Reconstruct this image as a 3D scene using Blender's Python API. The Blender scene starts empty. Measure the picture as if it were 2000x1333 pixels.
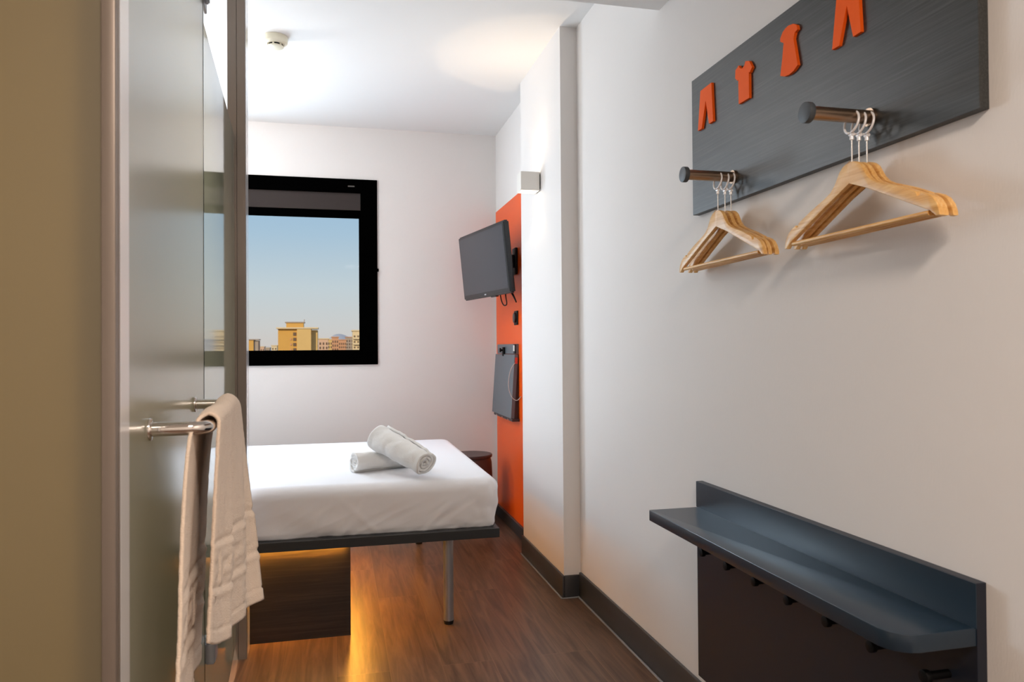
import bpy, bmesh, math, random
from math import sin, cos, pi, radians, sqrt
from mathutils import Vector, Matrix, noise

random.seed(7)
sc = bpy.context.scene
COL = sc.collection

# ------------------------------------------------------------------ camera
F_PX, YAW, PITCH, ROLL = 1444.54, .233234, .0110348, -.0072815
EYE = Vector((0, 0, 1.12))
Fv = Vector((sin(YAW)*cos(PITCH), cos(YAW)*cos(PITCH), sin(PITCH)))
R0 = Vector((cos(YAW), -sin(YAW), 0)); U0 = R0.cross(Fv)
Rv = cos(ROLL)*R0 + sin(ROLL)*U0
Uv = -sin(ROLL)*R0 + cos(ROLL)*U0
cd = bpy.data.cameras.new('camera'); cam = bpy.data.objects.new('camera', cd); COL.objects.link(cam)
m = Matrix.Identity(4)
for i in range(3):
    m[i][0] = Rv[i]; m[i][1] = Uv[i]; m[i][2] = -Fv[i]; m[i][3] = EYE[i]
cam.matrix_world = m
cd.sensor_width = 36; cd.lens = F_PX/2000*36; cd.shift_y = -2.6128/2000
cd.clip_start = .05; cd.clip_end = 30000
cd.dof.use_dof = True; cd.dof.focus_distance = 2.7; cd.dof.aperture_fstop = 8
sc.camera = cam

# ------------------------------------------------------------------ world, sun, exposure
sc.view_settings.view_transform = 'Standard'; sc.view_settings.look = 'None'
sc.view_settings.gamma = 1; sc.view_settings.use_curve_mapping = False
sc.view_settings.exposure = 0.0
W = bpy.data.worlds.new('world'); sc.world = W; W.use_nodes = True
nt = W.node_tree; N = nt.nodes; L = nt.links
bg = N['Background']; tc = N.new('ShaderNodeTexCoord'); sep = N.new('ShaderNodeSeparateXYZ'); cr = N.new('ShaderNodeValToRGB')
L.new(tc.outputs['Generated'], sep.inputs[0]); L.new(sep.outputs['Z'], cr.inputs[0]); L.new(cr.outputs[0], bg.inputs[0])
cr.color_ramp.elements[0].position = 0; cr.color_ramp.elements[0].color = (.66, .60, .56, 1)
cr.color_ramp.elements[1].position = 1; cr.color_ramp.elements[1].color = (.10, .25, .60, 1)
for p_, c_ in ((.03, (.64, .64, .63)), (.08, (.58, .66, .70)), (.15, (.42, .58, .72)), (.22, (.33, .52, .72))):
    e = cr.color_ramp.elements.new(p_); e.color = (*c_, 1)
bg.inputs[1].default_value = 1.0

def add_light(name, kind, loc, direction, power, color, **kw):
    ld = bpy.data.lights.new(name, kind); ld.energy = power; ld.color = color
    for k, v in kw.items(): setattr(ld, k, v)
    o = bpy.data.objects.new(name, ld); COL.objects.link(o); o.location = loc
    o.rotation_euler = Vector(direction).to_track_quat('-Z', 'Y').to_euler()
    return o
add_light('sun', 'SUN', (0, -5, 20), (.55, .8, -.42), 3.4, (1, .78, .48), angle=.01)
# added area lamp before the unseen left sash, standing in for daylight
add_light('added_daylight_lamp', 'AREA', (-.92, 4.90, 1.56), (0.12, -1, -.05), 37, (.70, .86, 1.0), shape='RECTANGLE', size=.56, size_y=.84)
# added lamps out of view that brighten bedroom, entry and bathroom
add_light('added_bedroom_lamp', 'POINT', (-.98, 3.85, 2.38), (0, 0, -1), 25, (1, .96, .93), shadow_soft_size=.12)
add_light('added_entry_lamp', 'AREA', (.3, -.35, 2.235), (0, 0, -1), 43, (1, .84, .71), shape='DISK', size=.4)
add_light('added_bathroom_lamp', 'AREA', (-.85, 1.7, 2.235), (0, 0, -1), 52, (1, .84, .66), shape='DISK', size=.2, spread=radians(120))

# ------------------------------------------------------------------ helpers
def lin(c):
    if isinstance(c, str):
        c = [int(c[i:i+2], 16)/255 for i in (0, 2, 4)]
        c = [x/12.92 if x <= .04045 else ((x+.055)/1.055)**2.4 for x in c]
    return (*c, 1)

def mat(name, col, rough=.5, metal=0., spec=.5, var=.06, vscale=6., stretch=(1, 1, 1), bump=0., bscale=200., bstretch=None,
        coat=0., detail=3., emit=None, estr=0., sheen=0., subs=0.):
    M = bpy.data.materials.new(name); M.use_nodes = True
    nt = M.node_tree; N = nt.nodes; L = nt.links; b = N['Principled BSDF']
    tc = N.new('ShaderNodeTexCoord'); mp = N.new('ShaderNodeMapping'); mp.inputs['Scale'].default_value = stretch
    L.new(tc.outputs['Object'], mp.inputs[0])
    nz = N.new('ShaderNodeTexNoise'); nz.inputs['Scale'].default_value = vscale; nz.inputs['Detail'].default_value = detail
    L.new(mp.outputs[0], nz.inputs[0])
    mx = N.new('ShaderNodeMix'); mx.data_type = 'RGBA'
    c = lin(col); L.new(nz.outputs[0], mx.inputs[0])
    mx.inputs[6].default_value = tuple(x*(1-var) for x in c[:3])+(1,)
    mx.inputs[7].default_value = tuple(min(1, x*(1+var)) for x in c[:3])+(1,)
    L.new(mx.outputs[2], b.inputs['Base Color'])
    b.inputs['Roughness'].default_value = rough; b.inputs['Metallic'].default_value = metal
    b.inputs['Specular IOR Level'].default_value = spec; b.inputs['Coat Weight'].default_value = coat
    if sheen: b.inputs['Sheen Weight'].default_value = sheen
    if emit:
        b.inputs['Emission Color'].default_value = lin(emit); b.inputs['Emission Strength'].default_value = estr
    if bump:
        n2 = N.new('ShaderNodeTexNoise'); n2.inputs['Scale'].default_value = bscale; n2.inputs['Detail'].default_value = 4
        if bstretch:
            m2 = N.new('ShaderNodeMapping'); m2.inputs['Scale'].default_value = bstretch
            L.new(tc.outputs['Object'], m2.inputs[0]); L.new(m2.outputs[0], n2.inputs[0])
        else: L.new(tc.outputs['Object'], n2.inputs[0])
        bp = N.new('ShaderNodeBump'); bp.inputs['Strength'].default_value = bump; bp.inputs['Distance'].default_value = .002
        L.new(n2.outputs[0], bp.inputs['Height']); L.new(bp.outputs[0], b.inputs['Normal'])
    return M

def ramp_stops(cr, stops):
    e = cr.color_ramp.elements
    while len(e) > 1: e.remove(e[-1])
    e[0].position = stops[0][0]; e[0].color = lin(stops[0][1])
    for p, c in stops[1:]:
        x = e.new(p); x.color = lin(c)

def wood(name, stops, axis, scale=3., rough=.4, stretch=14., spec=.5, bump=.15, dist=1.5):
    """veneer: fibres run along `axis`"""
    M = bpy.data.materials.new(name); M.use_nodes = True
    nt = M.node_tree; N = nt.nodes; L = nt.links; b = N['Principled BSDF']
    tc = N.new('ShaderNodeTexCoord'); mp = N.new('ShaderNodeMapping')
    s = [stretch]*3; s[axis] = 1.
    mp.inputs['Scale'].default_value = s
    L.new(tc.outputs['Object'], mp.inputs[0])
    nz = N.new('ShaderNodeTexNoise'); nz.inputs['Scale'].default_value = scale; nz.inputs['Detail'].default_value = 9
    nz.inputs['Roughness'].default_value = .65; nz.inputs['Distortion'].default_value = dist
    L.new(mp.outputs[0], nz.inputs[0])
    cr = N.new('ShaderNodeValToRGB'); ramp_stops(cr, stops); L.new(nz.outputs[0], cr.inputs[0])
    L.new(cr.outputs[0], b.inputs['Base Color'])
    b.inputs['Roughness'].default_value = rough; b.inputs['Specular IOR Level'].default_value = spec
    bp = N.new('ShaderNodeBump'); bp.inputs['Strength'].default_value = bump; bp.inputs['Distance'].default_value = .001
    L.new(nz.outputs[0], bp.inputs['Height']); L.new(bp.outputs[0], b.inputs['Normal'])
    return M

def frosted(name, col, rough, transl):
    M = mat(name, col, rough, var=.03, vscale=3, spec=.8, coat=1)
    M.node_tree.nodes['Principled BSDF'].inputs['Coat IOR'].default_value = 1.9
    M.node_tree.nodes['Principled BSDF'].inputs['Coat Roughness'].default_value = rough
    nt = M.node_tree; N = nt.nodes; L = nt.links
    t = N.new('ShaderNodeBsdfTranslucent'); t.inputs[0].default_value = lin(col)
    mx = N.new('ShaderNodeMixShader'); mx.inputs[0].default_value = transl
    L.new(N['Principled BSDF'].outputs[0], mx.inputs[1]); L.new(t.outputs[0], mx.inputs[2])
    L.new(mx.outputs[0], N['Material Output'].inputs[0])
    return M

def floor_mat():
    M = bpy.data.materials.new('floor_planks'); M.use_nodes = True
    nt = M.node_tree; N = nt.nodes; L = nt.links; b = N['Principled BSDF']
    tc = N.new('ShaderNodeTexCoord'); sp = N.new('ShaderNodeSeparateXYZ'); cb = N.new('ShaderNodeCombineXYZ')
    L.new(tc.outputs['Object'], sp.inputs[0])
    ad = N.new('ShaderNodeMath'); ad.operation = 'ADD'; ad.inputs[1].default_value = 10*.182-.177
    L.new(sp.outputs['X'], ad.inputs[0])
    ay = N.new('ShaderNodeMath'); ay.operation = 'ADD'; ay.inputs[1].default_value = 7.15
    L.new(sp.outputs['Y'], ay.inputs[0])
    L.new(ay.outputs[0], cb.inputs[0]); L.new(ad.outputs[0], cb.inputs[1])
    br = N.new('ShaderNodeTexBrick'); L.new(cb.outputs[0], br.inputs[0])
    br.inputs['Scale'].default_value = 1; br.inputs['Brick Width'].default_value = 1.22; br.inputs['Row Height'].default_value = .182
    br.inputs['Mortar Size'].default_value = .0011; br.inputs['Mortar Smooth'].default_value = .2; br.inputs['Bias'].default_value = 0
    br.offset = .37; br.inputs['Color1'].default_value = (0, 0, 0, 1); br.inputs['Color2'].default_value = (1, 1, 1, 1)
    # grain, shifted per plank
    mp = N.new('ShaderNodeMapping'); mp.inputs['Scale'].default_value = (17, 1.1, 17)
    va = N.new('ShaderNodeVectorMath'); va.operation = 'MULTIPLY_ADD'
    va.inputs[1].default_value = (5, 9, 3); L.new(br.outputs['Color'], va.inputs[0]); L.new(tc.outputs['Object'], va.inputs[2])
    L.new(va.outputs[0], mp.inputs[0])
    n1 = N.new('ShaderNodeTexNoise'); n1.inputs['Scale'].default_value = 1.6; n1.inputs['Detail'].default_value = 8
    n1.inputs['Distortion'].default_value = 1.3; n1.inputs['Roughness'].default_value = .6
    L.new(mp.outputs[0], n1.inputs[0])
    cr = N.new('ShaderNodeValToRGB'); L.new(n1.outputs[0], cr.inputs[0])
    ramp_stops(cr, [(.25, '402f25'), (.42, '594336'), (.55, '6c5342'), (.75, '826750')])
    hs = N.new('ShaderNodeHueSaturation'); L.new(cr.outputs[0], hs.inputs['Color'])
    mr = N.new('ShaderNodeMapRange'); mr.inputs[3].default_value = .85; mr.inputs[4].default_value = 1.12
    L.new(br.outputs['Color'], mr.inputs[0]); L.new(mr.outputs[0], hs.inputs['Value'])
    mx = N.new('ShaderNodeMix'); mx.data_type = 'RGBA'; L.new(br.outputs['Fac'], mx.inputs[0])
    L.new(hs.outputs[0], mx.inputs[6]); mx.inputs[7].default_value = lin('7d634c')
    L.new(mx.outputs[2], b.inputs['Base Color'])
    b.inputs['Roughness'].default_value = .36; b.inputs['Specular IOR Level'].default_value = .45
    bp = N.new('ShaderNodeBump'); bp.inputs['Strength'].default_value = .12; bp.inputs['Distance'].default_value = .001
    L.new(n1.outputs[0], bp.inputs['Height']); L.new(bp.outputs[0], b.inputs['Normal'])
    return M

M = {}
M['wall'] = mat('wall_paint', 'e6e2df', .75, var=.015, vscale=2, bump=.15, bscale=260, bstretch=(1, 1, .25), spec=.3)
M['ceiling'] = mat('ceiling_paint', 'efeeec', .85, var=.01, vscale=2, spec=.2)
M['floor'] = floor_mat()
M['base'] = mat('baseboard_vinyl', '3a3a3c', .32, var=.05)
M['sealant'] = mat('silicone_joint', '8f8f92', .4)
M['black'] = mat('black_frame', '020202', .9, var=.2, spec=.0)
M['blind'] = mat('blind_fabric', '2c2320', .8, var=.1, vscale=60)
M['alu'] = mat('brushed_profile', '83786f', .42, metal=.35, var=.03, vscale=3, stretch=(60, 60, 1))
M['aluwhite'] = mat('white_profile', 'e2e2e4', .16, var=.02, spec=.7, coat=.6)
M['glassC'] = frosted('frosted_glass', 'b6bab2', .05, .35)
M['glassB'] = frosted('frosted_door_glass', 'aeaea2', .22, .35)
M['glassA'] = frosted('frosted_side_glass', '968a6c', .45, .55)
M['glassedge'] = mat('glass_edge', '1f2f2a', .15)
M['orange'] = mat('orange_laminate', 'ef5a12', .36, var=.03, spec=.3)
M['icon'] = mat('orange_cutout', 'fb6416', .6, var=.04, spec=.15)
M['darkwood'] = wood('dark_board_laminate', [(.3, '202221'), (.48, '2f3131'), (.6, '3b3d3c'), (.75, '4b4d4b')], 1, 4, .42, 60, bump=.2, dist=.4)
M['plinth'] = wood('dark_oak_veneer', [(.3, '120e0d'), (.5, '1f1917'), (.65, '302723'), (.8, '433831')], 0, 3, .5, 26, bump=.4, dist=.6)
M['bedboard'] = mat('bed_platform', '222528', .42, var=.1, vscale=5, stretch=(1, 20, 20))
M['shelf'] = mat('shelf_slate_lacquer', '192b3a', .28, var=.03, spec=.6)
M['shelfback'] = mat('shelf_back_lacquer', '131a28', .42, var=.03)
M['shelfedge'] = mat('shelf_edge', '4c4a4b', .4)
M['hook'] = mat('black_hook', '060607', .5, spec=.2)
M['steel'] = mat('brushed_steel', 'a38c78', .34, metal=1, var=.08, vscale=40, stretch=(1, 30, 30))
M['chrome'] = mat('chrome', 'e8e4e0', .05, metal=1, var=.01)
M['cap'] = mat('peg_cap', '3e444a', .5)
M['wood'] = wood('hanger_beech', [(.25, 'c68c46'), (.45, 'e2ae66'), (.6, 'eec280'), (.8, 'f6d298')], 1, 6, .38, 12, spec=.5, bump=.1)
M['wire'] = mat('hanger_wire', 'dcd8d4', .25, metal=.8)
M['ring'] = mat('hanger_ring', 'f4f4f6', .25, metal=.15)
M['sheet'] = mat('white_sheet', 'eeeef2', .8, var=.01, bump=.15, bscale=500, sheen=.15, spec=.2)
M['towelw'] = mat('white_terry', 'f0f0ee', .95, var=.03, vscale=60, bump=1.0, bscale=420, sheen=.4, spec=.1)
M['towel'] = mat('cream_terry', 'ecd9c6', .95, var=.05, vscale=40, bump=1.0, bscale=480, sheen=.3, spec=.1)
M['legs'] = mat('grey_steel_leg', '9a9ba0', .32, metal=.6)
M['rubber'] = mat('black_rubber', '0a0a0a', .6)
M['tvbody'] = mat('tv_body', '0e0e11', .3)
M['tvscreen'] = mat('tv_screen', '3a3a3f', .28, var=.02, spec=.4)
M['tvlogo'] = mat('tv_mark', 'c8c8cc', .4)
M['desk'] = mat('desk_laminate', '5e666d', .42, var=.04)
M['deskedge'] = mat('desk_edge', '3c3234', .5)
M['tableM'] = mat('brown_side_table', '46393a', .4)
M['white'] = mat('white_plastic', 'e9e6e0', .4)
M['cream'] = mat('cream_plastic', 'e9e2cc', .4)
M['tag'] = mat('grey_tag', 'a0a4ac', .4, metal=.3)
M['label'] = mat('red_sticker', 'cf4a3a', .5)
M['cable'] = mat('clear_cable', 'b9b4ae', .35)

def link(o, parent=None):
    COL.objects.link(o)
    if parent: o.parent = parent
    return o

def wl(o):
    v = Vector((0, 0, 0))
    while o: v += o.location; o = o.parent
    return v

def obj(name, bm, m, parent=None, smooth=False, label=None, world=True):
    """bmesh given in world coordinates -> one mesh object (its origin at the parent's)"""
    if parent is not None and world:
        bmesh.ops.translate(bm, verts=bm.verts, vec=-wl(parent))
    bmesh.ops.recalc_face_normals(bm, faces=bm.faces)
    me = bpy.data.meshes.new(name); bm.to_mesh(me); bm.free()
    for mm in (m if isinstance(m, (list, tuple)) else [m]): me.materials.append(mm)
    if smooth:
        for p in me.polygons: p.use_smooth = True
        if smooth != 'full':
            me.set_sharp_from_angle(angle=radians(38))
    o = bpy.data.objects.new(name, me); link(o, parent)
    if label: o['label'] = label
    return o

def thing(name, loc, label, cat, group=None, rz=0):
    o = bpy.data.objects.new(name, None); COL.objects.link(o); o.location = loc; o.rotation_euler[2] = rz
    o.empty_display_size = .05
    o['label'] = label; o['category'] = cat
    if group: o['group'] = group
    return o

def tag(o, label, cat, group=None):
    o['label'] = label; o['category'] = cat
    if group: o['group'] = group
    return o

def struct(name, bm, m, parent=None, **k):
    o = obj(name, bm, m, parent, **k)
    if parent is None: o['kind'] = 'structure'
    return o

def box(bm, x0, x1, y0, y1, z0, z1, bev=0, seg=2):
    vs = [bm.verts.new((x, y, z)) for x in (x0, x1) for y in (y0, y1) for z in (z0, z1)]
    fs = [(0, 1, 3, 2), (4, 6, 7, 5), (0, 4, 5, 1), (2, 3, 7, 6), (0, 2, 6, 4), (1, 5, 7, 3)]
    F = [bm.faces.new([vs[i] for i in f]) for f in fs]
    if bev:
        es = list({e for f in F for e in f.edges})
        bmesh.ops.bevel(bm, geom=es, offset=bev, segments=seg, affect='EDGES', profile=.5)
    return vs

def B(*a, **k):
    bm = bmesh.new(); box(bm, *a, **k); return bm

def frame_of(d):
    d = Vector(d).normalized(); a = Vector((0, 0, 1)) if abs(d.z) < .9 else Vector((1, 0, 0))
    u = d.cross(a).normalized(); v = u.cross(d).normalized(); return d, u, v

def cyl(bm, a, b, r0, r1=None, n=24, bev=0):
    r1 = r0 if r1 is None else r1; a = Vector(a); b = Vector(b); d, u, v = frame_of(b-a); L_ = (b-a).length
    prof = [(0, r0), (L_, r1)] if not bev else [(0, r0-bev), (bev*.3, r0-bev*.3), (bev, r0), (L_-bev, r1), (L_-bev*.3, r1-bev*.3), (L_, r1-bev)]
    rings = []
    for t, r in prof:
        rings.append([bm.verts.new(a+d*t+(u*cos(2*pi*i/n)+v*sin(2*pi*i/n))*r) for i in range(n)])
    for p, q in zip(rings, rings[1:]):
        for i in range(n): bm.faces.new((p[i], p[(i+1) % n], q[(i+1) % n], q[i]))
    bm.faces.new(rings[0][::-1]); bm.faces.new(rings[-1])

def tube(bm, pts, r, n=12, closed=False, cap=True):
    pts = [Vector(p) for p in pts]; k = len(pts); rings = []; pu = None
    for i, p in enumerate(pts):
        if closed: d = (pts[(i+1) % k]-pts[i-1]).normalized()
        else: d = (pts[min(i+1, k-1)]-pts[max(i-1, 0)]).normalized()
        if pu is None: _, u, v = frame_of(d)
        else:
            u = (pu-d*pu.dot(d)).normalized(); v = u.cross(d)
        pu = u; rr = r(i/(k-1)) if callable(r) else r
        rings.append([bm.verts.new(p+(u*cos(2*pi*j/n)+v*sin(2*pi*j/n))*rr) for j in range(n)])
    pairs = list(zip(rings, rings[1:])) + ([(rings[-1], rings[0])] if closed else [])
    for p, q in pairs:
        for j in range(n): bm.faces.new((p[j], p[(j+1) % n], q[(j+1) % n], q[j]))
    if not closed and cap:
        bm.faces.new(rings[0][::-1]); bm.faces.new(rings[-1])

def prism(bm, poly, fn, t0, t1, bev=0):
    """poly of (a,b); fn(a,b,t)->point"""
    lo = [bm.verts.new(fn(a, b, t0)) for a, b in poly]; hi = [bm.verts.new(fn(a, b, t1)) for a, b in poly]
    n = len(poly); fs = [bm.faces.new(lo), bm.faces.new(hi[::-1])]
    for i in range(n): fs.append(bm.faces.new((lo[i], hi[i], hi[(i+1) % n], lo[(i+1) % n])))
    if bev:
        es = list(set(fs[0].edges) | set(fs[1].edges))
        bmesh.ops.bevel(bm, geom=es, offset=bev, segments=2, affect='EDGES', profile=.5)

def lathe(bm, c, prof, n=40):
    c = Vector(c); rings = []
    for r, z in prof:
        if r == 0: rings.append([bm.verts.new(c+Vector((0, 0, z)))])
        else: rings.append([bm.verts.new(c+Vector((r*cos(2*pi*i/n), r*sin(2*pi*i/n), z))) for i in range(n)])
    for p, q in zip(rings, rings[1:]):
        for i in range(n):
            f = [p[i % len(p)], p[(i+1) % n % len(p)], q[(i+1) % n % len(q)], q[i % len(q)]]
            u = []
            for v in f:
                if v not in u: u.append(v)
            if len(u) > 2: bm.faces.new(u)

def smooth_path(pts, k=6):
    pts = [Vector(p) for p in pts]; out = []
    for i in range(len(pts)-1):
        p0 = pts[max(i-1, 0)]; p1 = pts[i]; p2 = pts[i+1]; p3 = pts[min(i+2, len(pts)-1)]
        for j in range(k):
            t = j/k
            out.append(.5*((2*p1)+(p2-p0)*t+(2*p0-5*p1+4*p2-p3)*t*t+(3*p1-p0-3*p2+p3)*t**3))
    out.append(pts[-1]); return out

# ------------------------------------------------------------------ room shell
XW, XC, XR = 1.065, .987, 1.062        # entry wall, pillar face, recess wall
YC0, YC1, YB = 3.18, 3.915, 4.928      # pillar near / far face, window wall
CZ, LZ, YL = 2.57, 2.256, 2.30         # ceiling, lowered entry ceiling and its edge
XL, YF = -1.75, -1.6
PY = 2.84                              # bathroom cross wall

struct('floor', B(XL-.1, XW+.1, YF-.1, YB+.1, -.1, 0), M['floor'])
struct('ceiling', B(XL-.1, XW+.1, YL, YB+.1, CZ, CZ+.12), M['ceiling'])
struct('ceiling', B(XL-.1, XW+.1, YF-.1, YL, LZ, CZ+.12), M['ceiling'])
struct('wall_right', B(XW, XW+.15, YF-.1, YB+.1, 0, CZ), M['wall'])
struct('wall_pillar', B(XC, XW, YC0, YC1, 0, CZ), M['wall'])
struct('wall_left', B(XL-.15, XL, YF-.1, YB+.1, 0, CZ), M['wall'])
struct('wall_front', B(XL, XW, YF-.15, YF, 0, CZ), M['wall'])
WX0, WX1, WZ0, WZ1 = -1.30, .265, 1.018, 2.228
bm = bmesh.new()
box(bm, XL, WX0, YB, YB+.22, 0, CZ); box(bm, WX1, XW, YB, YB+.22, 0, CZ)
box(bm, WX0, WX1, YB, YB+.22, 0, WZ0); box(bm, WX0, WX1, YB, YB+.22, WZ1, CZ)
struct('wall_back', bm, M['wall'])
struct('wall_bathroom', B(XL, -.381, PY+.012, 2.935, 0, 1.93), M['wall'])

def baseboard(name, x0, x1, y0, y1, h=.10):
    bm = bmesh.new(); box(bm, x0, x1, y0, y1, 0, h, bev=.003); return struct(name, bm, M['base'], smooth=True)
baseboard('baseboard_right', XW-.012, XW, YF, YC0-.012, .112)
baseboard('baseboard_pillar', XC-.012, XC, YC0-.012, YC1, .100)
baseboard('baseboard_pillar', XC, XW, YC0-.012, YC0, .100)
baseboard('baseboard_recess', XR-.02, XW, YC1, YB, .072)
baseboard('baseboard_back', XL, XR-.02, YB-.012, YB, .072)
struct('trim_1', B(XW-.020, XW-.012, YF, YC0-.012, 0, .006, bev=.002), M['sealant'])
struct('trim_2', B(XC-.020, XC-.012, YC0-.02, YC1, 0, .005, bev=.002), M['sealant'])
struct('trim_3', B(XC-.020, XW-.020, YC0-.020, YC0-.012, 0, .005, bev=.002), M['sealant'])

# window in the back wall
wf = bpy.data.objects.new('window_1', None); COL.objects.link(wf); wf.location = (-.5, YB, WZ0); wf['kind'] = 'structure'
bm = bmesh.new()
y0, y1 = YB-.012, YB+.06
box(bm, WX0, WX1, y0, y1, WZ0, 1.110, bev=.002)
box(bm, WX0, WX1, y0, y1, 2.139, WZ1, bev=.002)
box(bm, .158, WX1, y0, y1, 1.110, 2.139, bev=.002)
box(bm, WX0, WX0+.1, y0, y1, 1.110, 2.139, bev=.002)
box(bm, -.64, -.555, y0, y1, 1.110, 2.139, bev=.002)
obj('window_frame', bm, M['black'], wf)
bm = bmesh.new()
for a, b in ((.148, .158), (-.555, -.545)): box(bm, a, b, y0+.03, y1, 1.11, 2.1)
box(bm, -.555, .158, y0+.03, y1, 1.10, 1.114)
obj('glazing_bead', bm, M['black'], wf)
obj('roller_blind', B(-.555, .158, YB+.004, YB+.012, 2.02, 2.14), M['blind'], wf, label='brown rolled-up blind fabric')
obj('blind_rail', B(-.555, .158, YB-.002, YB+.02, 1.974, 2.026, bev=.003), M['black'], wf, smooth=True)
obj('frame_label', B(.078, .120, y0-.0015, y0, 2.176, 2.184), mat('grey_print', '55504c', .6), wf)
bm = bmesh.new(); box(bm, WX1-.004, WX1+.008, y0-.012, y0, 1.625, 1.645, bev=.003)
obj('window_latch', bm, M['black'], wf)
G = bpy.data.materials.new('window_glass'); G.use_nodes = True
g = G.node_tree; tr = g.nodes.new('ShaderNodeBsdfTransparent'); gl = g.nodes.new('ShaderNodeBsdfGlossy'); gl.inputs[1].default_value = .01
fr = g.nodes.new('ShaderNodeFresnel'); fr.inputs[0].default_value = 1.05; mx = g.nodes.new('ShaderNodeMixShader')
tr.inputs[0].default_value = (.96, .97, .97, 1)
g.links.new(fr.outputs[0], mx.inputs[0]); g.links.new(tr.outputs[0], mx.inputs[1]); g.links.new(gl.outputs[0], mx.inputs[2]); g.links.new(mx.outputs[0], g.nodes['Material Output'].inputs[0])
for a, b in ((-.555, .158), (WX0+.1, -.64)):
    obj('pane', B(a, b, YB+.03, YB+.036, 1.105, 2.139), G, wf)

# ------------------------------------------------------------------ bathroom glass front
GN = Vector((.99850849, .05459657, 0)); GD = Vector((-.05459657, .99850849, 0))
def gp(y, off=0, z=0):            # a point on the glass line at depth y
    t = (y-1.867)/GD.y; p = Vector((-.304, 1.867, 0))+GD*t+GN*off; p.z = z; return p
def gbox(bm, ya, yb, oa, ob, z0, z1, bev=0):
    vs = [bm.verts.new(gp(y, o, z)) for y in (ya, yb) for o in (oa, ob) for z in (z0, z1)]
    fs = [(0, 1, 3, 2), (4, 6, 7, 5), (0, 4, 5, 1), (2, 3, 7, 6), (0, 2, 6, 4), (1, 5, 7, 3)]
    F = [bm.faces.new([vs[i] for i in f]) for f in fs]
    if bev: bmesh.ops.bevel(bm, geom=list({e for f in F for e in f.edges}), offset=bev, segments=2, affect='EDGES')

t = thing('glass_partition', gp(2.35, -.004, .06), 'frosted glass panel between the towel-hung door and the metal post, reflecting the window', 'glass panel')
bm = bmesh.new(); gbox(bm, 1.872, 2.838, -.008, 0, .06, 1.90); obj('glass_pane', bm, M['glassC'], t)
t['group'] = 'bathroom glass panels'
bm = bmesh.new(); gbox(bm, 1.875, 1.94, .0, .022, .375, .425, .003); obj('bottom_bracket', bm, M['tag'], t, smooth=True, label='small grey metal bracket near the floor')

door = bpy.data.objects.new('door_1', None); COL.objects.link(door); door.location = gp(1.45, 0, .02); door['kind'] = 'structure'
bm = bmesh.new(); gbox(bm, 1.035, 1.862, -.008, 0, .02, 2.20); obj('door_panel', bm, M['glassB'], door)
bm = bmesh.new(); gbox(bm, 1.862, 1.868, -.009, .0008, .02, 2.20); obj('door_edge', bm, M['glassedge'], door)
bm = bmesh.new(); gbox(bm, 1.868, 1.93, -.004, .002, 1.945, 1.99, .001); gbox(bm, 1.845, 1.90, .0, .012, 1.955, 2.02, .003)
obj('top_bracket', bm, M['tag'], door, smooth=True, label='small metal bracket at the top corner')
HZ = 1.006; off = .080; ya, yb = 1.158, 1.671
pts = [gp(ya, .004, HZ)]
rb = .028
pts += [gp(ya, off-rb, HZ)]
for i in range(1, 9):
    a = i/8*pi/2; pts.append(gp(ya+rb*(1-cos(a)), off-rb+rb*sin(a), HZ))
for i in range(1, 7): pts.append(gp(ya+rb+(yb-ya-2*rb)*i/7, off, HZ))
for i in range(0, 9):
    a = (1-i/8)*pi/2; pts.append(gp(yb-rb*(1-cos(a)), off-rb+rb*sin(a), HZ))
pts.append(gp(yb, .004, HZ))
bm = bmesh.new(); tube(bm, pts, .0105, 20); handle = obj('door_handle', bm, M['chrome'], door, smooth=True, label='chrome tubular bar handle')
for y in (ya, yb):
    bm = bmesh.new(); cyl(bm, gp(y, 0, HZ), gp(y, .006, HZ), .0165, n=28, bev=.0015); obj('handle_rose', bm, M['chrome'], handle, smooth=True, world=True)

# profiles
def prof(name, x0, x1, y0, y1, z1, m1, m2):
    bm = bmesh.new(); box(bm, x0, x1, y0, y1, 0, z1)
    for f in bm.faces: f.material_index = 1 if f.normal.x > .5 or (f.calc_center_median().x > x1-1e-4) else 0
    return struct(name, bm, [m1, m2])
bm = bmesh.new()
box(bm, -.381, -.350, PY, PY+.012, 0, CZ); box(bm, -.348, -.320, PY, PY+.012, 0, CZ)
box(bm, -.381, -.320, PY+.006, PY+.02, 0, CZ)
struct('trim_4', bm, M['alu'])
struct('trim_5', B(-.381, -.320, PY+.020, 2.935, 0, CZ, bev=.002), M['aluwhite'])
struct('trim_6', B(-.30, -.2575, .985, .992, 0, LZ), M['alu'])
struct('trim_7', B(-.30, -.2575, .992, 1.034, 0, LZ, bev=.0015), M['aluwhite'])
t = thing('glass_partition', (-.8, .99, 0), 'nearest frosted glass panel, warm olive-tan, filling the left edge of view', 'glass panel', 'bathroom glass panels')
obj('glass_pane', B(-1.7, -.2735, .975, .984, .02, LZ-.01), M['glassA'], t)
obj('edge_profile', B(-.2735, -.2575, .972, .984, 0, LZ, bev=.002), M['alu'], t, smooth=True)

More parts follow.
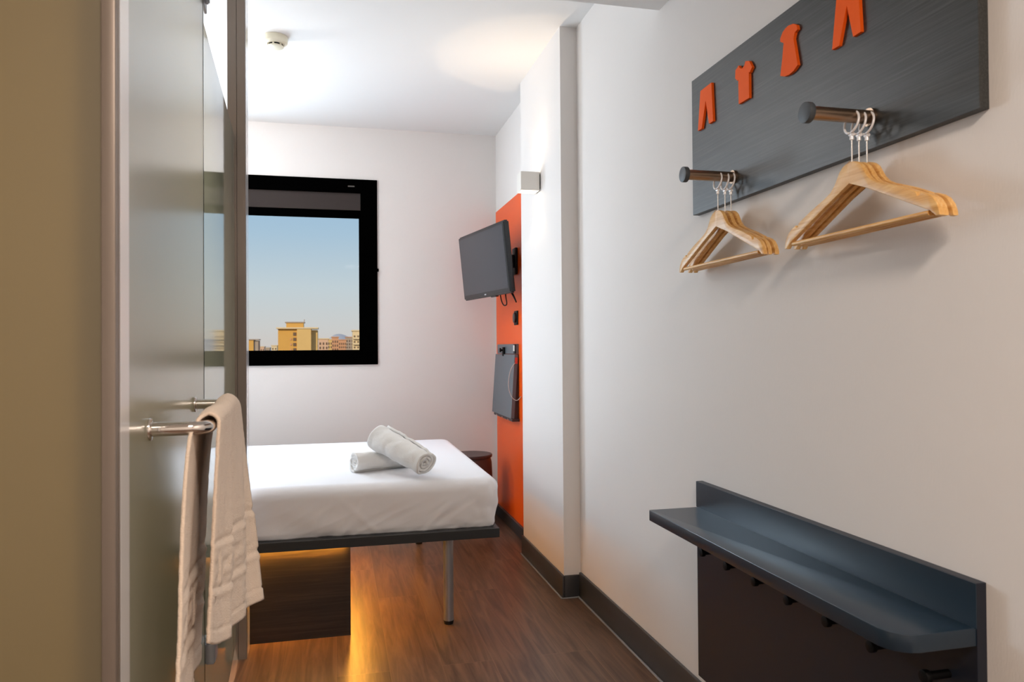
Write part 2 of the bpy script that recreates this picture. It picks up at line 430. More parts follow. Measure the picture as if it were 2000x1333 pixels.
# ------------------------------------------------------------------ hanging towel
t = thing('hanging_towel', gp(1.38, off, HZ-.4), 'cream hand towel with embossed key border draped over the chrome door handle', 'towel')
def lerp(a, b, u): return a+(b-a)*u
def towel_mesh():
    bm = bmesh.new(); NU, NV = 120, 200
    def point(u, v):
        # v 0 back hem .. .5 bar .. 1 front hem ; u 0 near .. 1 far
        side = 1 if v > .5 else -1
        w = abs(v-.5)*2                       # 0 at the bar, 1 at the hem
        ynear_t, yfar_t = (1.180 if side > 0 else 1.180), 1.625
        hz_t = HZ+.014
        if side > 0:
            zb = lerp(.680, .600, u) - .02*sin(pi*u)
            yb_ = lerp(1.180, 1.62, u**1.05); xb = .077+.050*u**2.0+.008*sin(u*7.5)
        else:
            zb = lerp(.595, .505, u)
            yb_ = lerp(1.060, 1.58, u); xb = .046-.026*u+.006*sin(u*6)
        y = lerp(ynear_t, yfar_t, u); 
        y = lerp(y, yb_, w**(1.2 if side > 0 else .5))
        # over the bar: half circle for small w
        wc = .045
        if w < wc:
            a = w/wc*pi/2
            o = off+side*sin(a)*.0145; z = HZ+cos(a)*.0145
        else:
            q = (w-wc)/(1-wc)
            z = lerp(HZ, zb, q)
            o = lerp(off+side*.0145, xb, q**(.9 if side > 0 else .3))
            f = min(1, q*1.6)
            if side > 0:
                o += f*min(1, u*6)*(.0090*sin(u*17+1.0+q*1.2)+.0035*sin(u*31+q*3))*(1-.25*q)
                y += f*.006*sin(u*14+q*2)
            else:
                o += f*.004*sin(u*13+q*2)
        if w < .3: z += .005*sin(u*9+1)*(1-w/.3)+.012*sin(pi*u)*(1-w/.3)
        return o, y, z, w, side
    def emboss(u, w, side):
        # border bands and key pattern on the lower part
        d = 0
        s = w if side > 0 else w*1.0
        for c in (.56, .76): 
            d += -.0026*math.exp(-((s-c)/.012)**2) + .0026*math.exp(-((s-c-.030)/.012)**2)
        if .61 < s < .75:
            k = (u*5.0) % 1; hgt = (s-.61)/.14
            on = (k < .16) or (hgt < .22 and k < .75) or (.62 < k < .78 and hgt < .75) or (.34 < k < .78 and .55 < hgt < .75)
            d += .0018 if on else -.0004
        if s > .945: d += .0012
        if .935 < s < .95: d -= .0014
        return d*min(1, u/.07+.1)
    rows = []
    for j in range(NV+1):
        v = j/NV; row = []
        for i in range(NU+1):
            u = i/NU; o, y, z, w, side = point(u, v)
            o += emboss(u, w, side)*(1 if side > 0 else 1)
            o += .0008*noise.noise(Vector((u*30, w*40, side*5.)))
            row.append(bm.verts.new(gp(y, o, z)))
        rows.append(row)
    for a, b in zip(rows, rows[1:]):
        for i in range(NU): bm.faces.new((a[i], a[i+1], b[i+1], b[i]))
    return bm
o = obj('towel_cloth', towel_mesh(), M['towel'], t, smooth='full')
md = o.modifiers.new('thick', 'SOLIDIFY'); md.thickness = .005; md.offset = 0

# ------------------------------------------------------------------ orange wall panel and what hangs on it
XO = XR-.006
tag(obj('wall_panel', B(XO, XW-.0005, YC1-.0, YB-.03, .072, 2.04, bev=.001), M['orange']),
    'tall bright orange laminate panel on the wall between pillar and window wall', 'wall panel')

# television
TVC = Vector((.85, 4.33, 1.625)); yw, tt = .181, .10
tv = thing('television', (.90, 4.33, 1.42), 'black flat television tilted out from the orange panel', 'television')
ux = Vector((sin(yw), -cos(yw), 0)); nr = Vector((-cos(yw), -sin(yw), 0))
vx = Vector((0, 0, 1))*cos(tt)+nr*sin(tt); nx = ux.cross(vx).normalized()
if nx.dot(nr) < 0: nx = -nx
def tvp(a, b, c): return TVC+ux*a+vx*b+nx*c
def tbox(bm, a0, a1, b0, b1, c0, c1, bev=0, seg=2):
    vs = [bm.verts.new(tvp(a, b, c)) for a in (a0, a1) for b in (b0, b1) for c in (c0, c1)]
    fs = [(0, 1, 3, 2), (4, 6, 7, 5), (0, 4, 5, 1), (2, 3, 7, 6), (0, 2, 6, 4), (1, 5, 7, 3)]
    F = [bm.faces.new([vs[i] for i in f]) for f in fs]
    if bev: bmesh.ops.bevel(bm, geom=list({e for f in F for e in f.edges}), offset=bev, segments=seg, affect='EDGES')
bm = bmesh.new(); tbox(bm, -.37, .37, -.2025, .2025, -.034, 0, .008, 3); tbox(bm, -.26, .26, -.14, .13, -.06, -.03, .012, 3)
obj('casing', bm, M['tvbody'], tv, smooth=True)
bm = bmesh.new(); tbox(bm, -.35, .35, -.172, .183, -.001, .0012); obj('screen', bm, M['tvscreen'], tv, label='dark grey unlit screen')
bm = bmesh.new(); tbox(bm, -.012, .012, -.190, -.183, 0, .0012); obj('maker_mark', bm, M['tvlogo'], tv)
bm = bmesh.new(); tbox(bm, .06, .14, -.209, -.2, -.028, -.006, .003); obj('sensor_bar', bm, M['tvbody'], tv)
bm = bmesh.new()
box(bm, XO-.016, XO, 4.28, 4.36, 1.56, 1.72, bev=.004)
box(bm, XO-.055, XO-.012, 4.305, 4.335, 1.60, 1.68, bev=.004)
tube(bm, [(XO-.045, 4.32, 1.66), (.96, 4.30, 1.655), (.92, 4.33, 1.63)], .011, 10)
tube(bm, [(XO-.045, 4.32, 1.62), (.96, 4.30, 1.615), (.92, 4.33, 1.61)], .011, 10)
obj('wall_bracket', bm, M['hook'], tv, smooth=True, label='black folding wall bracket')
for k, pp in enumerate(([(.93, 4.22, 1.46), (.945, 4.24, 1.40), (.955, 4.22, 1.37), (.965, 4.19, 1.375), (.96, 4.19, 1.42), (.965, 4.22, 1.47)],
                        [(.985, 4.20, 1.47), (1.0, 4.17, 1.43), (1.015, 4.16, 1.385), (1.0, 4.19, 1.43), (.98, 4.22, 1.47)])):
    bm = bmesh.new(); tube(bm, smooth_path(pp), .0035, 8); obj('power_cable', bm, M['hook'], tv, smooth='full')

# socket
t = thing('wall_socket', (XO, 4.315, 1.257), 'round black wall socket on the orange panel below the television', 'socket')
obj('backplate', B(XO-.008, XO, 4.275, 4.36, 1.257, 1.342, bev=.003), M['hook'], t, smooth=True)
bm = bmesh.new(); cyl(bm, (XO-.02, 4.317, 1.30), (XO-.006, 4.317, 1.30), .030, n=28, bev=.002); obj('socket_insert', bm, M['tvbody'], t, smooth=True)

# folding desk
t = thing('folding_desk', (XO, 4.55, .69), 'grey fold-down wall desk folded flat on the orange panel', 'desk')
Y0, Y1 = 4.268, 4.80
obj('mounting_strip', B(1.040, XO, Y0+.004, Y1, 1.083, 1.143, bev=.0015), M['desk'], t, label='grey strip fixed to the wall')
def slab(bm, x_top, x_bot, ya, yb, z0, z1, th):
    pts = [(x_top, z1), (x_bot, z0), (x_bot+th, z0), (x_top+th, z1)]
    prism(bm, pts, lambda a, b, c: Vector((a, c, b)), ya, yb)
bm = bmesh.new(); slab(bm, 1.030, 1.004, Y0, Y1+.01, .700, 1.080, .020); obj('desktop', bm, M['desk'], t)
bm = bmesh.new(); slab(bm, 1.0503, 1.0245, Y0, Y0+.02, .700, 1.080, .004); slab(bm, 1.040, 1.030, Y0+.012, Y0+.03, .700, 1.078, .022); obj('side_flap', bm, M['deskedge'], t)
bm = bmesh.new(); box(bm, 1.010, XO, Y0-.006, Y1-.02, .682, .698, bev=.002); obj('bottom_rail', bm, M['deskedge'], t)
for y in (4.36, 4.52, 4.68):
    bm = bmesh.new(); cyl(bm, (1.006, y, .690), (1.011, y, .690), .006, n=14); obj('rail_screw', bm, M['chrome'], t)
bm = bmesh.new(); box(bm, 1.026, 1.040, 4.565, 4.60, 1.068, 1.125, bev=.003); box(bm, 1.012, 1.030, 4.575, 4.592, 1.100, 1.112, bev=.003); cyl(bm, (1.008, 4.583, 1.106), (1.016, 4.583, 1.106), .013, n=16)
obj('latch', bm, M['hook'], t, smooth=True, label='black turn latch')
obj('lock_plate', B(1.034, 1.040, Y0+.005, Y0+.05, 1.085, 1.142, bev=.002), M['hook'], t)
obj('sticker', B(1.030, 1.0345, Y0+.015, Y0+.040, 1.100, 1.135), M['white'], t)
obj('sticker', B(1.0315, 1.047, Y0-.0015, Y0-.0002, 1.025, 1.062), M['label'], t, label='small red sticker')
bm = bmesh.new(); tube(bm, smooth_path([(1.03, Y0-.004, 1.03), (1.0, Y0-.01, .985), (.985, Y0-.02, .90), (1.0, Y0-.03, .835), (1.03, Y0-.04, .81), (XO-.004, Y0-.06, .835)]), .0022, 8)
obj('security_cable', bm, M['cable'], t, smooth='full', label='thin clear security cable')

# side table behind the bed
t = thing('side_table', (.822, 4.62, 0), 'small round dark brown side table between bed and window wall', 'table')
bm = bmesh.new(); lathe(bm, (.822, 4.62, 0), [(0, .43), (.125, .43), (.136, .434), (.138, .447), (.134, .452), (0, .453)], 48); obj('table_top', bm, M['tableM'], t, smooth=True)
bm = bmesh.new(); lathe(bm, (.822, 4.62, 0), [(0, 0), (.15, 0), (.152, .01), (.134, .40), (.126, .43), (0, .43)], 48); obj('drum_base', bm, M['tableM'], t, smooth=True)

# ------------------------------------------------------------------ bed
bed = thing('bed', (-.35, 3.6, 0), 'low dark bed platform with steel legs and amber light glowing underneath', 'bed')
BX0, BX1, BY0, BY1 = -1.40, .641, 2.938, 4.345
obj('platform', B(BX0, BX1, BY0, BY1, .352, .389, bev=.0015), M['bedboard'], bed)
obj('plinth', B(BX0+.05, .050, 2.975, 4.20, 0, .346), M['plinth'], bed, label='dark wood-grain plinth')
for x, y in ((.440, 3.003), (.456, 4.27)):
    bm = bmesh.new(); cyl(bm, (x, y, .014), (x, y, .352), .0205, n=28); lg = obj('leg', bm, M['legs'], bed, smooth=True, label='grey steel leg')
    bm = bmesh.new(); cyl(bm, (x, y, 0), (x, y, .015), .0185, .021, n=24); obj('foot_cap', bm, M['rubber'], lg, smooth=True)
LED = mat('amber_led', 'ffa020', .5, emit='ff9a1c', estr=120)
LED.node_tree.nodes['Principled BSDF'].inputs['Emission Color'].default_value = (1, .42, .05, 1)
obj('led_strip', B(BX0+.06, .03, 2.955, 2.967, .3496, .3518), LED, bed, label='amber light strip along the front')
obj('led_strip', B(.064, .080, 2.985, 4.15, .3494, .3518), LED, bed, label='amber light strip along the side')

def mattress():
    bm = bmesh.new(); x0, x1, y0, y1, z0, z1 = BX0, .650, 2.952, 4.345, .389, .590
    r = .045; cx, cy, cz = (x0+x1)/2, (y0+y1)/2, (z0+z1)/2; hx, hy, hz = (x1-x0)/2, (y1-y0)/2, (z1-z0)/2
    rc = .06
    # stack of rounded-rect rings from bottom to top, then the top grid by inset rings
    def ring(inset, z, n=700):
        pts = []; a, b = hx-inset, hy-inset; rr = max(rc-inset*.8, .01)
        per = 2*(2*a-2*rr)+2*(2*b-2*rr)+2*pi*rr
        for i in range(n):
            s = i/n*per
            segs = [('l', 2*a-2*rr, (-a+rr, -b), (1, 0)), ('c', pi/2*rr, (a-rr, -b+rr), -pi/2), ('l', 2*b-2*rr, (a, -b+rr), (0, 1)), ('c', pi/2*rr, (a-rr, b-rr), 0),
                    ('l', 2*a-2*rr, (a-rr, b), (-1, 0)), ('c', pi/2*rr, (-a+rr, b-rr), pi/2), ('l', 2*b-2*rr, (-a, b-rr), (0, -1)), ('c', pi/2*rr, (-a+rr, -b+rr), pi)]
            for k, ln, p, q in segs:
                if s <= ln+1e-9:
                    if k == 'l': x, y = p[0]+q[0]*s, p[1]+q[1]*s
                    else: an = q+s/rr; x, y = p[0]+rr*cos(an), p[1]+rr*sin(an)
                    break
                s -= ln
            pts.append((cx+x, cy+y, z))
        return pts
    rings = []
    H = z1-z0
    for k in range(29):
        q = k/28; z = z0+q*(H-r)
        inset = .020*(1-q)**1.5+.006*max(0, 1-q*8) if q < 1 else 0
        rings.append((ring(inset, z), q))
    for k in range(1, 9):
        a = k/8*pi/2; rings.append((ring(r*(1-cos(a))*1.15, z1-r+r*sin(a)*1.0), 1.))
    for k in range(1, 14):
        q = k/13; rings.append((ring(r*1.15+q*(hy-r*1.15-.02), z1+.006*sin(min(1, q*3)*pi/2)), 2.))
    VR = []
    for pts, q in rings:
        row = []
        for p in pts:
            x, y, z = p; v = Vector(p)
            if q <= 1:
                hh = (z-z0)/H
                f = (1-hh)**1.2
                # gathers of the sheet, stronger towards the tucked edge
                n1 = noise.noise(Vector(((x+.9*hh*.35)*7, y*7, hh*1.2)))
                n2 = abs(noise.noise(Vector(((x-.30*hh)*16, y*16, hh*2.))))
                ridge = math.exp(-((x-(.02+.10*hh))/.012)**2)*.8+math.exp(-((x-(.34+.18*hh))/.014)**2)*.9+math.exp(-((x-(-.08+.07*hh))/.010)**2)*.6+math.exp(-((x-(.16-.20*hh))/.015)**2)*.5
                d = f*(.009*n1+.010*(.25-n2)+.007*ridge)
                cd_ = max(0, 1-abs(x-x1)/.16)*max(0, 1-abs(y-y0)/.2)
                d += cd_*.012*noise.noise(Vector((x*30, y*30, z*22)))
                out = Vector((x-cx, y-cy, 0)); out = Vector((0, -1, 0)) if y < y0+.06 and x < x1-.06 else (Vector((1, 0, 0)) if x > x1-.06 and y > y0+.06 else out.normalized())
                v += out*d
            else:
                v.z += .0018*noise.noise(Vector((x*3, y*3, 0)))
            row.append(bm.verts.new(v))
        VR.append(row)
    for a, b in zip(VR, VR[1:]):
        n = len(a)
        for i in range(n): bm.faces.new((a[i], a[(i+1) % n], b[(i+1) % n], b[i]))
    bm.faces.new(VR[0][::-1]); bm.faces.new(VR[-1])
    return bm
t = tag(obj('mattress', mattress(), M['sheet'], smooth='full'), 'white mattress in a tucked white fitted sheet on the dark bed platform', 'mattress')

def rolled_towel(name, a, b, ra, rb, label, flat=.9, seed=0):
    """a spiral of thick cloth swept from a to b"""
    bm = bmesh.new(); a = Vector(a); b = Vector(b); ax = (b-a); Ln = ax.length; d = ax.normalized()
    u = d.cross(Vector((0, 0, 1))).normalized(); v = u.cross(d).normalized()
    NT, NS = 190, 44; turns = 3.6; th = .0075
    rows = []
    for s in range(NS+1):
        q = s/NS; r = lerp(ra, rb, q); row = []
        for i in range(NT+1):
            w = i/NT; ang = w*turns*2*pi+1.0+seed; fr = (1-(1-w)*.80)
            rr = r*fr
            k = noise.noise(Vector((cos(ang)*1.3, sin(ang)*1.3, q*3+seed)))*.07+noise.noise(Vector((cos(ang)*2, sin(ang)*2+q*2, q*14+seed)))*.06
            k += .025*sin(q*23+2*sin(ang)+seed)
            rr *= 1+k*w
            end = .010*noise.noise(Vector((w*18+seed, q*2, 3.)))+(1-w)*.004
            x = rr*cos(ang); z = rr*sin(ang)*flat
            z = max(z, -r*flat*.93)
            off_ = (q-.5)*0
            e = end*(1 if q > .5 else -1)*abs(q-.5)*2
            row.append(bm.verts.new(a+d*(q*Ln-e)+u*x+v*z))
        rows.append(row)
    for p, q in zip(rows, rows[1:]):
        for i in range(NT): bm.faces.new((p[i], p[i+1], q[i+1], q[i]))
    o = tag(obj(name, bm, M['towelw'], smooth='full'), label, 'towel', 'rolled towels on the bed')
    md = o.modifiers.new('thick', 'SOLIDIFY'); md.thickness = .0105; md.offset = -1
    return o
rolled_towel('rolled_towel', (.070, 3.198, .640), (.33, 3.312, .640), .051, .050, 'white rolled towel lying flat on the bed under the other roll', seed=0)
rolled_towel('rolled_towel', (.352, 3.012, .652), (.175, 3.215, .742), .058, .072, 'white rolled towel propped slantwise on top of the other roll', seed=2.4)

# ------------------------------------------------------------------ wall lamp on the pillar
t = thing('wall_lamp', (XC, 3.56, 1.895), 'small white cube wall lamp shining up and down on the pillar', 'lamp')
sx0, sx1, sy0, sy1, sz0, sz1 = .886, XC-.006, 3.516, 3.600, 1.897, 1.989
bm = bmesh.new(); w_ = .004
box(bm, sx0, sx0+w_, sy0, sy1, sz0, sz1); box(bm, sx1-w_, sx1, sy0, sy1, sz0, sz1)
box(bm, sx0+w_, sx1-w_, sy0, sy0+w_, sz0, sz1); box(bm, sx0+w_, sx1-w_, sy1-w_, sy1, sz0, sz1)
obj('shade', bm, M['white'], t)
obj('mounting_plate', B(XC-.006, XC, sy0+.008, sy1-.008, sz0+.01, sz1-.01), M['tvbody'], t)
DIF = mat('lamp_diffuser', 'fff2dc', .5, emit='ffe9c8', estr=7)
for z in (sz0+.006, sz1-.010):
    obj('diffuser', B(sx0+w_, sx1-w_, sy0+w_, sy1-w_, z, z+.003), DIF, t, label='glowing white diffuser')
for dz, z, pw in ((1, sz1+.002, 3.2), (-1, sz0-.002, 3.0)):
    add_light('wall_lamp_beam', 'SPOT', (XC-.020, 3.56, z), (0, 0, dz), pw, (1, .74, .48), spot_size=radians(84), spot_blend=.15, shadow_soft_size=.006)
add_light('wall_lamp_glow', 'SPOT', (XC-.05, 3.56, sz1+.002), (-.7, -.5, 1), 3.4, (1, .72, .48), spot_size=radians(150), spot_blend=1, shadow_soft_size=.02)

# smoke detector
t = thing('smoke_detector', (-.268, 3.57, CZ), 'round cream smoke detector on the white ceiling', 'smoke detector')
bm = bmesh.new(); lathe(bm, (-.268, 3.57, CZ), [(0, 0), (.054, 0), (.056, -.006), (.054, -.028), (.048, -.034), (.040, -.036), (0, -.036)], 48); obj('base', bm, M['cream'], t, smooth=True)
bm = bmesh.new(); lathe(bm, (-.268, 3.57, CZ), [(0, -.036), (.032, -.036), (.032, -.044), (0, -.044)], 40); obj('vent_ring', bm, M['hook'], t)
bm = bmesh.new(); lathe(bm, (-.268, 3.57, CZ), [(0, -.044), (.036, -.044), (.037, -.048), (.030, -.052), (0, -.053)], 40)
for k in range(6):
    a = k*pi/3+.3; c_ = Vector((-.268+.033*cos(a), 3.57+.033*sin(a), CZ-.040)); box(bm, c_.x-.004, c_.x+.004, c_.y-.004, c_.y+.004, c_.z-.005, c_.z+.005)
obj('cover', bm, M['cream'], t, smooth=True)

# ------------------------------------------------------------------ hanger board
board = thing('coat_board', (XW, 1.525, 1.514), 'large dark grey wood-grain board with orange garment cut-outs and two steel pegs', 'coat rack')
obj('board', B(1.045, XW, 1.0145, 2.033, 1.514, 1.919, bev=.0008), M['darkwood'], board)
P1 = [(1.965, 1.866), (1.900, 1.8685), (1.893, 1.7565), (1.916, 1.7555), (1.9345, 1.829), (1.9597, 1.7545), (1.9823, 1.7545)]
SH = [(1.7702, 1.855), (1.7536, 1.862), (1.7490, 1.8535), (1.7376, 1.8480), (1.7260, 1.8520), (1.7210, 1.861), (1.7040, 1.8555), (1.6900, 1.8340), (1.7010, 1.8240), (1.7053, 1.8270), (1.7053, 1.7600), (1.7555, 1.7600), (1.7565, 1.8265), (1.7610, 1.8240), (1.7720, 1.8340)]
DR = [(1.5660, 1.8560), (1.5560, 1.8675), (1.5450, 1.8720), (1.5323, 1.8735), (1.5145, 1.8700), (1.5010, 1.8613), (1.4983, 1.8500), (1.5085, 1.8472), (1.5139, 1.8352), (1.5081, 1.8100), (1.4989, 1.7680), (1.5150, 1.7600), (1.5320, 1.7575), (1.5500, 1.7595), (1.5672, 1.7668), (1.5585, 1.8050), (1.5525, 1.8402), (1.5657, 1.8486)]
P2 = [(a-.605, b) for a, b in P1]
for pl, lb in ((P1, 'orange trousers cut-out, the far one'), (SH, 'orange t-shirt cut-out'), (DR, 'orange dress cut-out'), (P2, 'orange trousers cut-out, the near one')):
    bm = bmesh.new(); prism(bm, pl, lambda a, b, c: Vector((c, a, b)), 1.0375, 1.045); obj('garment_cutout', bm, M['icon'], board, label=lb)
PEGS = ((1.795, 1.576), (1.271, 1.577))
for y, z in PEGS:
    bm = bmesh.new(); cyl(bm, (.905, y, z), (1.045, y, z), .0135, n=32); cyl(bm, (1.038, y, z), (1.045, y, z), .018, n=32)
    pg = obj('peg', bm, M['steel'], board, smooth=True, label='brushed steel peg')
    bm = bmesh.new(); cyl(bm, (.893, y, z), (.906, y, z), .0205, n=36, bev=.0015); obj('peg_cap', bm, M['cap'], pg, smooth=True)

# hangers: modelled about the top of the wooden apex; plane Y-Z, thickness along X
def half():
    top = [(0, .003), (.012, .002), (.022, -.002), (.032, -.010), (.040, -.022), (.048, -.034), (.060, -.045), (.078, -.054), (.100, -.062), (.130, -.073), (.162, -.087), (.170, -.091), (.1735, -.099), (.179, -.099), (.181, -.094), (.196, -.100), (.208, -.108), (.217, -.120), (.222, -.134), (.2225, -.141)]
    bot = [(.214, -.1415), (.2095, -.137), (.200, -.1295), (.156, -.109), (.100, -.083), (.050, -.060), (0, -.038)]
    return top, bot
def make_hanger(loc, label, group):
    t = thing('clothes_hanger', loc, label, 'hanger', group)
    top, bot = half()
    poly = top+bot+[(-a, b) for a, b in bot[:-1][::-1]]+[(-a, b) for a, b in top[1:][::-1]]
    # build as quads strip for clean shading: left+right outline prism
    bm = bmesh.new()
    tx = .0055
    def resamp(pl, n):
        L_ = [0]
        for p, q in zip(pl, pl[1:]): L_.append(L_[-1]+math.dist(p, q))
        out = []
        for i in range(n):
            s = L_[-1]*i/(n-1)
            for k in range(len(pl)-1):
                if s <= L_[k+1]+1e-9:
                    f = (s-L_[k])/(L_[k+1]-L_[k]); out.append((lerp(pl[k][0], pl[k+1][0], f), lerp(pl[k][1], pl[k+1][1], f))); break
        return out
    def curve(yy): return -.016*(abs(yy)/.22)**2*0
    for sg in (1, -1):
        pl = [(sg*a, b) for a, b in top+bot]
        prism(bm, pl, lambda a, b, c: Vector((c, a, b)), -tx, tx)
    bmesh.ops.remove_doubles(bm, verts=bm.verts, dist=1e-5)
    cf = [f for f in bm.faces if all(abs(v.co.y) < 1e-5 for v in f.verts)]
    bmesh.ops.delete(bm, geom=cf, context='FACES')
    es = [e for e in bm.edges if len(e.link_faces) == 2 and e.calc_face_angle(0) > 1.2 and abs(abs(e.verts[0].co.x)-tx) < 1e-5 and abs(e.verts[0].co.x-e.verts[1].co.x) < 1e-5]
    bmesh.ops.bevel(bm, geom=es, offset=.0017, segments=2, affect='EDGES', profile=.5)
    obj('wooden_body', bm, M['wood'], t, smooth=True, world=False)
    bm = bmesh.new(); cyl(bm, (0, -.196, -.133), (0, .196, -.133), .0048, n=14); obj('trouser_bar', bm, M['wood'], t, smooth=True, world=False)
    bm = bmesh.new(); cyl(bm, (0, 0, 0), (0, 0, .050), .0016, n=10); obj('stem', bm, M['wire'], t, smooth=True, world=False, label='thin steel pin')
    bm = bmesh.new(); cyl(bm, (0, 0, .048), (0, 0, .058), .0042, .0036, n=14); cyl(bm, (0, -.0055, .0585), (0, .0055, .0585), .0036, n=12)
    obj('pin_socket', bm, M['ring'], t, smooth=True, world=False)
    # open ring round the peg
    bm = bmesh.new(); pts = []
    for k in range(33):
        a = -pi/2+.10+k/32*(2*pi-.20); pts.append((.004*sin(a*1.0)+.0, .0205*cos(a), .0825+.0215*sin(a)))
    tube(bm, pts, .0024, 10); obj('security_ring', bm, M['ring'], t, smooth='full', world=False, label='bright metal ring')
    return t
def copy_tree(o, parent=None):
    c = o.copy(); COL.objects.link(c); c.parent = parent
    for ch in o.children: copy_tree(ch, c)
    return c
GR = 'wooden hangers on the steel pegs'
first = None
for (py, pz), side in zip(PEGS, ('far', 'near')):
    specs = (((.996 if side == 'far' else 1.000), 0.0, 0, 'nearest the room'), (1.018, -.032, .006, 'in the middle of three'), (1.034, -.03, -.004, 'closest to the wall'))
    for x, rz, dy, lb in specs:
        label = 'pale wooden clothes hanger on the %s steel peg, %s' % ('farther, smaller-looking' if side == 'far' else 'nearer, larger-looking', lb)
        if first is None: first = make_hanger((0, 0, 0), label, GR); h = first
        else: h = copy_tree(first); h['label'] = label
        h.location = (x, py+dy*.3, pz-.0955); h.rotation_euler = (0, 0, rz)
# small differences between the three of each peg
# ------------------------------------------------------------------ shelf with hooks
t = thing('wall_shelf', (XW, 1.53, .14), 'slate blue wall shelf with upstand and row of black hooks below', 'shelf')
obj('back_panel', B(1.045, XW, 1.034, 2.028, .140, .718, bev=.001), M['shelfback'], t, label='tall back panel')
def shelf_bm(x0, x1, ya, yb, z0, z1, r):
    bm = bmesh.new(); poly = [(x1, ya)]
    for k in range(9):
        a = k/8*pi/2; poly.append((x0+r-r*sin(a), ya+r-r*cos(a)))
    r2 = .006
    for k in range(5):
        a = k/4*pi/2; poly.append((x0+r2-r2*cos(a), yb-r2+r2*sin(a)))
    poly.append((x1, yb)); prism(bm, poly, lambda a, b, c: Vector((a, b, c)), z0, z1, bev=.0012); return bm
obj('shelf_board', shelf_bm(.888, 1.0449, 1.036, 2.022, .612, .642, .045), M['shelf'], t, smooth=True, label='slate blue shelf board')
obj('upstand', B(1.0435, 1.045, 1.0342, 2.0278, .642, .7175), M['shelf'], t, label='slate blue upstand above the shelf')
for y in (1.905, 1.772, 1.638, 1.501, 1.364, 1.230, 1.096):
    bm = bmesh.new(); cyl(bm, (1.003, y, .541), (1.045, y, .541), .0075, n=16); cyl(bm, (.992, y, .541), (1.003, y, .541), .0115, n=18, bev=.001)
    obj('coat_hook', bm, M['hook'], t, smooth=True)

# made-up fittings out of view, to go with the added room lights
for nm, loc, lb in (('added_ceiling_lamp', (-.98, 3.85, CZ), 'added round white ceiling lamp fitting above the bed, out of view'), ('added_ceiling_lamp', (.3, -.35, LZ), 'added small round ceiling lamp over the entrance, out of view'), ('added_ceiling_lamp', (-.85, 1.7, LZ), 'added small round ceiling lamp inside the bathroom, out of view')):
    bm = bmesh.new(); r = .17 if loc[1] > 3 else (.22 if loc[1] < 0 else .11)
    lathe(bm, loc, [(r-.006, 0), (r, 0), (r, -.02), (r-.006, -.02), (r-.006, 0)], 40)
    tag(obj(nm, bm, M['white'], smooth=True), lb, 'lamp')

# ------------------------------------------------------------------ outside
GZ = -28
def plain(name, col, **k): return mat(name, col, .9, spec=.1, **k)
M['ground'] = plain('city_ground', 'a08a70', vscale=.01)
M['yellow'] = plain('ochre_render', 'cfa35c', vscale=.3)
M['ochre2'] = plain('ochre_render_pale', 'd3b47c', vscale=.3)
M['cream2'] = plain('cream_render', 'd9c7a6', vscale=.3)
M['brick'] = plain('brick_render', 'c99a7c', vscale=.3)
M['pinkr'] = plain('pink_render', 'd3b29c', vscale=.3)
M['greyr'] = plain('grey_render', 'a79a90', vscale=.3)
M['win'] = mat('dark_window', '6b5848', .3)
M['hill'] = plain('hazy_hill', 'c6c2c0', vscale=.001)  # distance haze is put into the pale hill colour
bm = bmesh.new(); box(bm, -9000, 9000, 60, 12000, GZ-1, GZ); g_ = struct('ground', bm, M['ground'])
def hills():
    bm = bmesh.new(); D = 9000; lo = []; hi = []; bk = []
    for i in range(121):
        x = lerp(-1400, 900, i/120)
        u = (x/D-.001)/.016
        b_ = min(1, max(0, (x/D+.03)/.03)); z = 58*math.exp(-u*u)+35+100*b_*b_*(3-2*b_)+14*noise.noise(Vector((x*.006, 0, 0)))
        lo.append(bm.verts.new((x, D, GZ))); hi.append(bm.verts.new((x, D+700, max(5, z)))); bk.append(bm.verts.new((x, D+1800, GZ)))
    for i in range(120):
        bm.faces.new((lo[i], lo[i+1], hi[i+1], hi[i])); bm.faces.new((hi[i], hi[i+1], bk[i+1], bk[i]))
    return bm
h = struct('hills', hills(), M['hill'], smooth='full')

def rotbox(bm, cx, cy, w, d, z0, z1, a=0):
    vs = []
    for sx, sy in ((-1, -1), (1, -1), (1, 1), (-1, 1)):
        x, y = sx*w/2, sy*d/2; vs.append((cx+x*cos(a)-y*sin(a), cy+x*sin(a)+y*cos(a)))
    lo = [bm.verts.new((x, y, z0)) for x, y in vs]; hi = [bm.verts.new((x, y, z1)) for x, y in vs]
    bm.faces.new(lo[::-1]); bm.faces.new(hi)
    for i in range(4): bm.faces.new((lo[i], lo[(i+1) % 4], hi[(i+1) % 4], hi[i]))
def RB(*a):
    bm = bmesh.new(); rotbox(bm, *a); return bm
def zof(D, py): return 1.12+D*(684-py)/1444.5*1.0
def xof(D, px): return D*math.tan(math.atan((px-1000)/F_PX)+YAW)
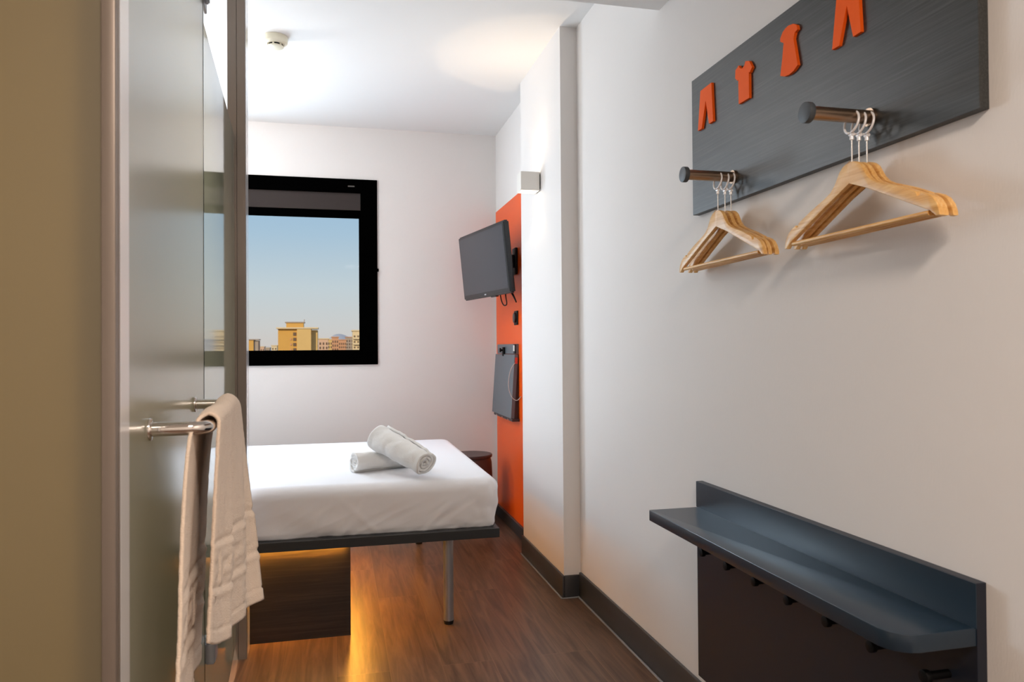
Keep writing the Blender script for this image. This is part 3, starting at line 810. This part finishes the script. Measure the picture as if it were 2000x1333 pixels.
# ochre tower
D = 440
x0, x1 = xof(D, 543), xof(D, 620); zt = zof(D, 645)
t = thing('apartment_tower', ((x0+x1)/2, D, GZ), 'ochre apartment tower with a flat roof and rooftop block, seen through the window', 'building')
wd = x1-x0
obj('walls', RB(x0+wd*.25, D+6, wd*.5, 12, GZ, zt), M['yellow'], t)
obj('walls', RB(x0+wd*.66, D+4.2, wd*.36, 12, GZ, zt-.3), M['ochre2'], t)
obj('walls', RB(x0+wd*.92, D+9, wd*.16, 14, GZ, zt-.8), M['ochre2'], t, label='shaded side wing')
obj('roof', RB(x0+wd*.49, D+6, wd*1.06, 16, zt-.1, zt+.7), M['cream2'], t)
obj('rooftop_block', RB(x0+wd*.42, D+6, wd*.44, 8, zt+.7, zt+3.4), M['yellow'], t)
obj('rooftop_block_roof', RB(x0+wd*.42, D+6, wd*.50, 9, zt+3.4, zt+4.0), M['greyr'], t)
obj('antenna', RB(x0+wd*.66, D+3, .4, .4, zt+3.4, zt+5.4), M['greyr'], t)
for k in range(9):
    zz = zt-2.2-k*3.0
    if zz < GZ+2: break
    obj('stair_window', RB(x0+wd*.42, D-1.72+1.6, 1.7, .3, zz-1.8, zz), M['win'], t)
    if k: obj('window', RB(x0+wd*.325, D-.1, .9, .3, zz-1.4, zz-.3), M['brick'], t)
# neighbour on the left
D = 430; x0, x1 = xof(D, 470), xof(D, 504); zt = zof(D, 666)
t = thing('apartment_block', ((x0+x1)/2, D, GZ), 'small ochre block at the left edge of the window view', 'building', 'city blocks beyond the window')
obj('walls', RB((x0+x1)/2-1.2, D+5, (x1-x0)-2.4, 10, GZ, zt), M['yellow'], t)
obj('side_wall', RB(x1-1.2, D+6, 2.4, 10, GZ, zt-.3), M['greyr'], t)
obj('roof', RB((x0+x1)/2, D+5, x1-x0+.8, 11, zt, zt+.5), M['greyr'], t)
# blocks to the right
def block(pa, pb, top, D, m, label, floors=4, cols=3, rr=True):
    x0, x1 = xof(D, pa), xof(D, pb); zt = zof(D, top); w = x1-x0
    t = thing('apartment_block', ((x0+x1)/2, D, GZ), label, 'building', 'city blocks beyond the window')
    obj('walls', RB((x0+x1)/2, D+7, w, 14, GZ, zt), M[m], t)
    obj('roof', RB((x0+x1)/2, D+7, w+1, 15, zt, zt+.7), M['cream2' if rr else 'brick'], t)
    for f in range(floors):
        for c in range(cols):
            xx = x0+w*(c+.5)/cols; zz = zt-2.4-f*3.1
            obj('window', RB(xx, D-.1, w/cols*.42, .4, zz-1.7, zz), M['win'], t)
    return t
block(622, 641, 665, 560, 'pinkr', 'pink block just right of the ochre tower', 3, 3)
block(640, 649, 666, 640, 'ochre2', 'narrow pale block between the pink and the brick-red blocks', 2, 2)
block(648, 661, 662, 600, 'brick', 'brick-red block in the middle of the skyline', 3, 3, False)
block(661, 676, 667, 680, 'brick', 'low reddish block right of the brick-red block', 2, 4, False)
block(675, 690, 662, 720, 'greyr', 'greyish block beside the cream balcony building', 3, 3, False)
b_ = block(689, 716, 650, 420, 'cream2', 'cream building with balconies at the right edge of the window view', 6, 4)
x0, x1 = xof(420, 689), xof(420, 716)
for f in range(6):
    zz = zof(420, 650)-4.4-f*3.1
    obj('balcony', RB((x0+x1)/2, 419.3, x1-x0, 1.6, zz, zz+1.0), M['cream2'], b_)
block(504, 516, 679, 900, 'pinkr', 'low pinkish block left of the ochre tower', 1, 3)
block(516, 527, 681, 980, 'greyr', 'low grey block in the distance left of the tower', 1, 3)
block(530, 541, 677, 820, 'cream2', 'small white block touching the left side of the tower', 2, 2)
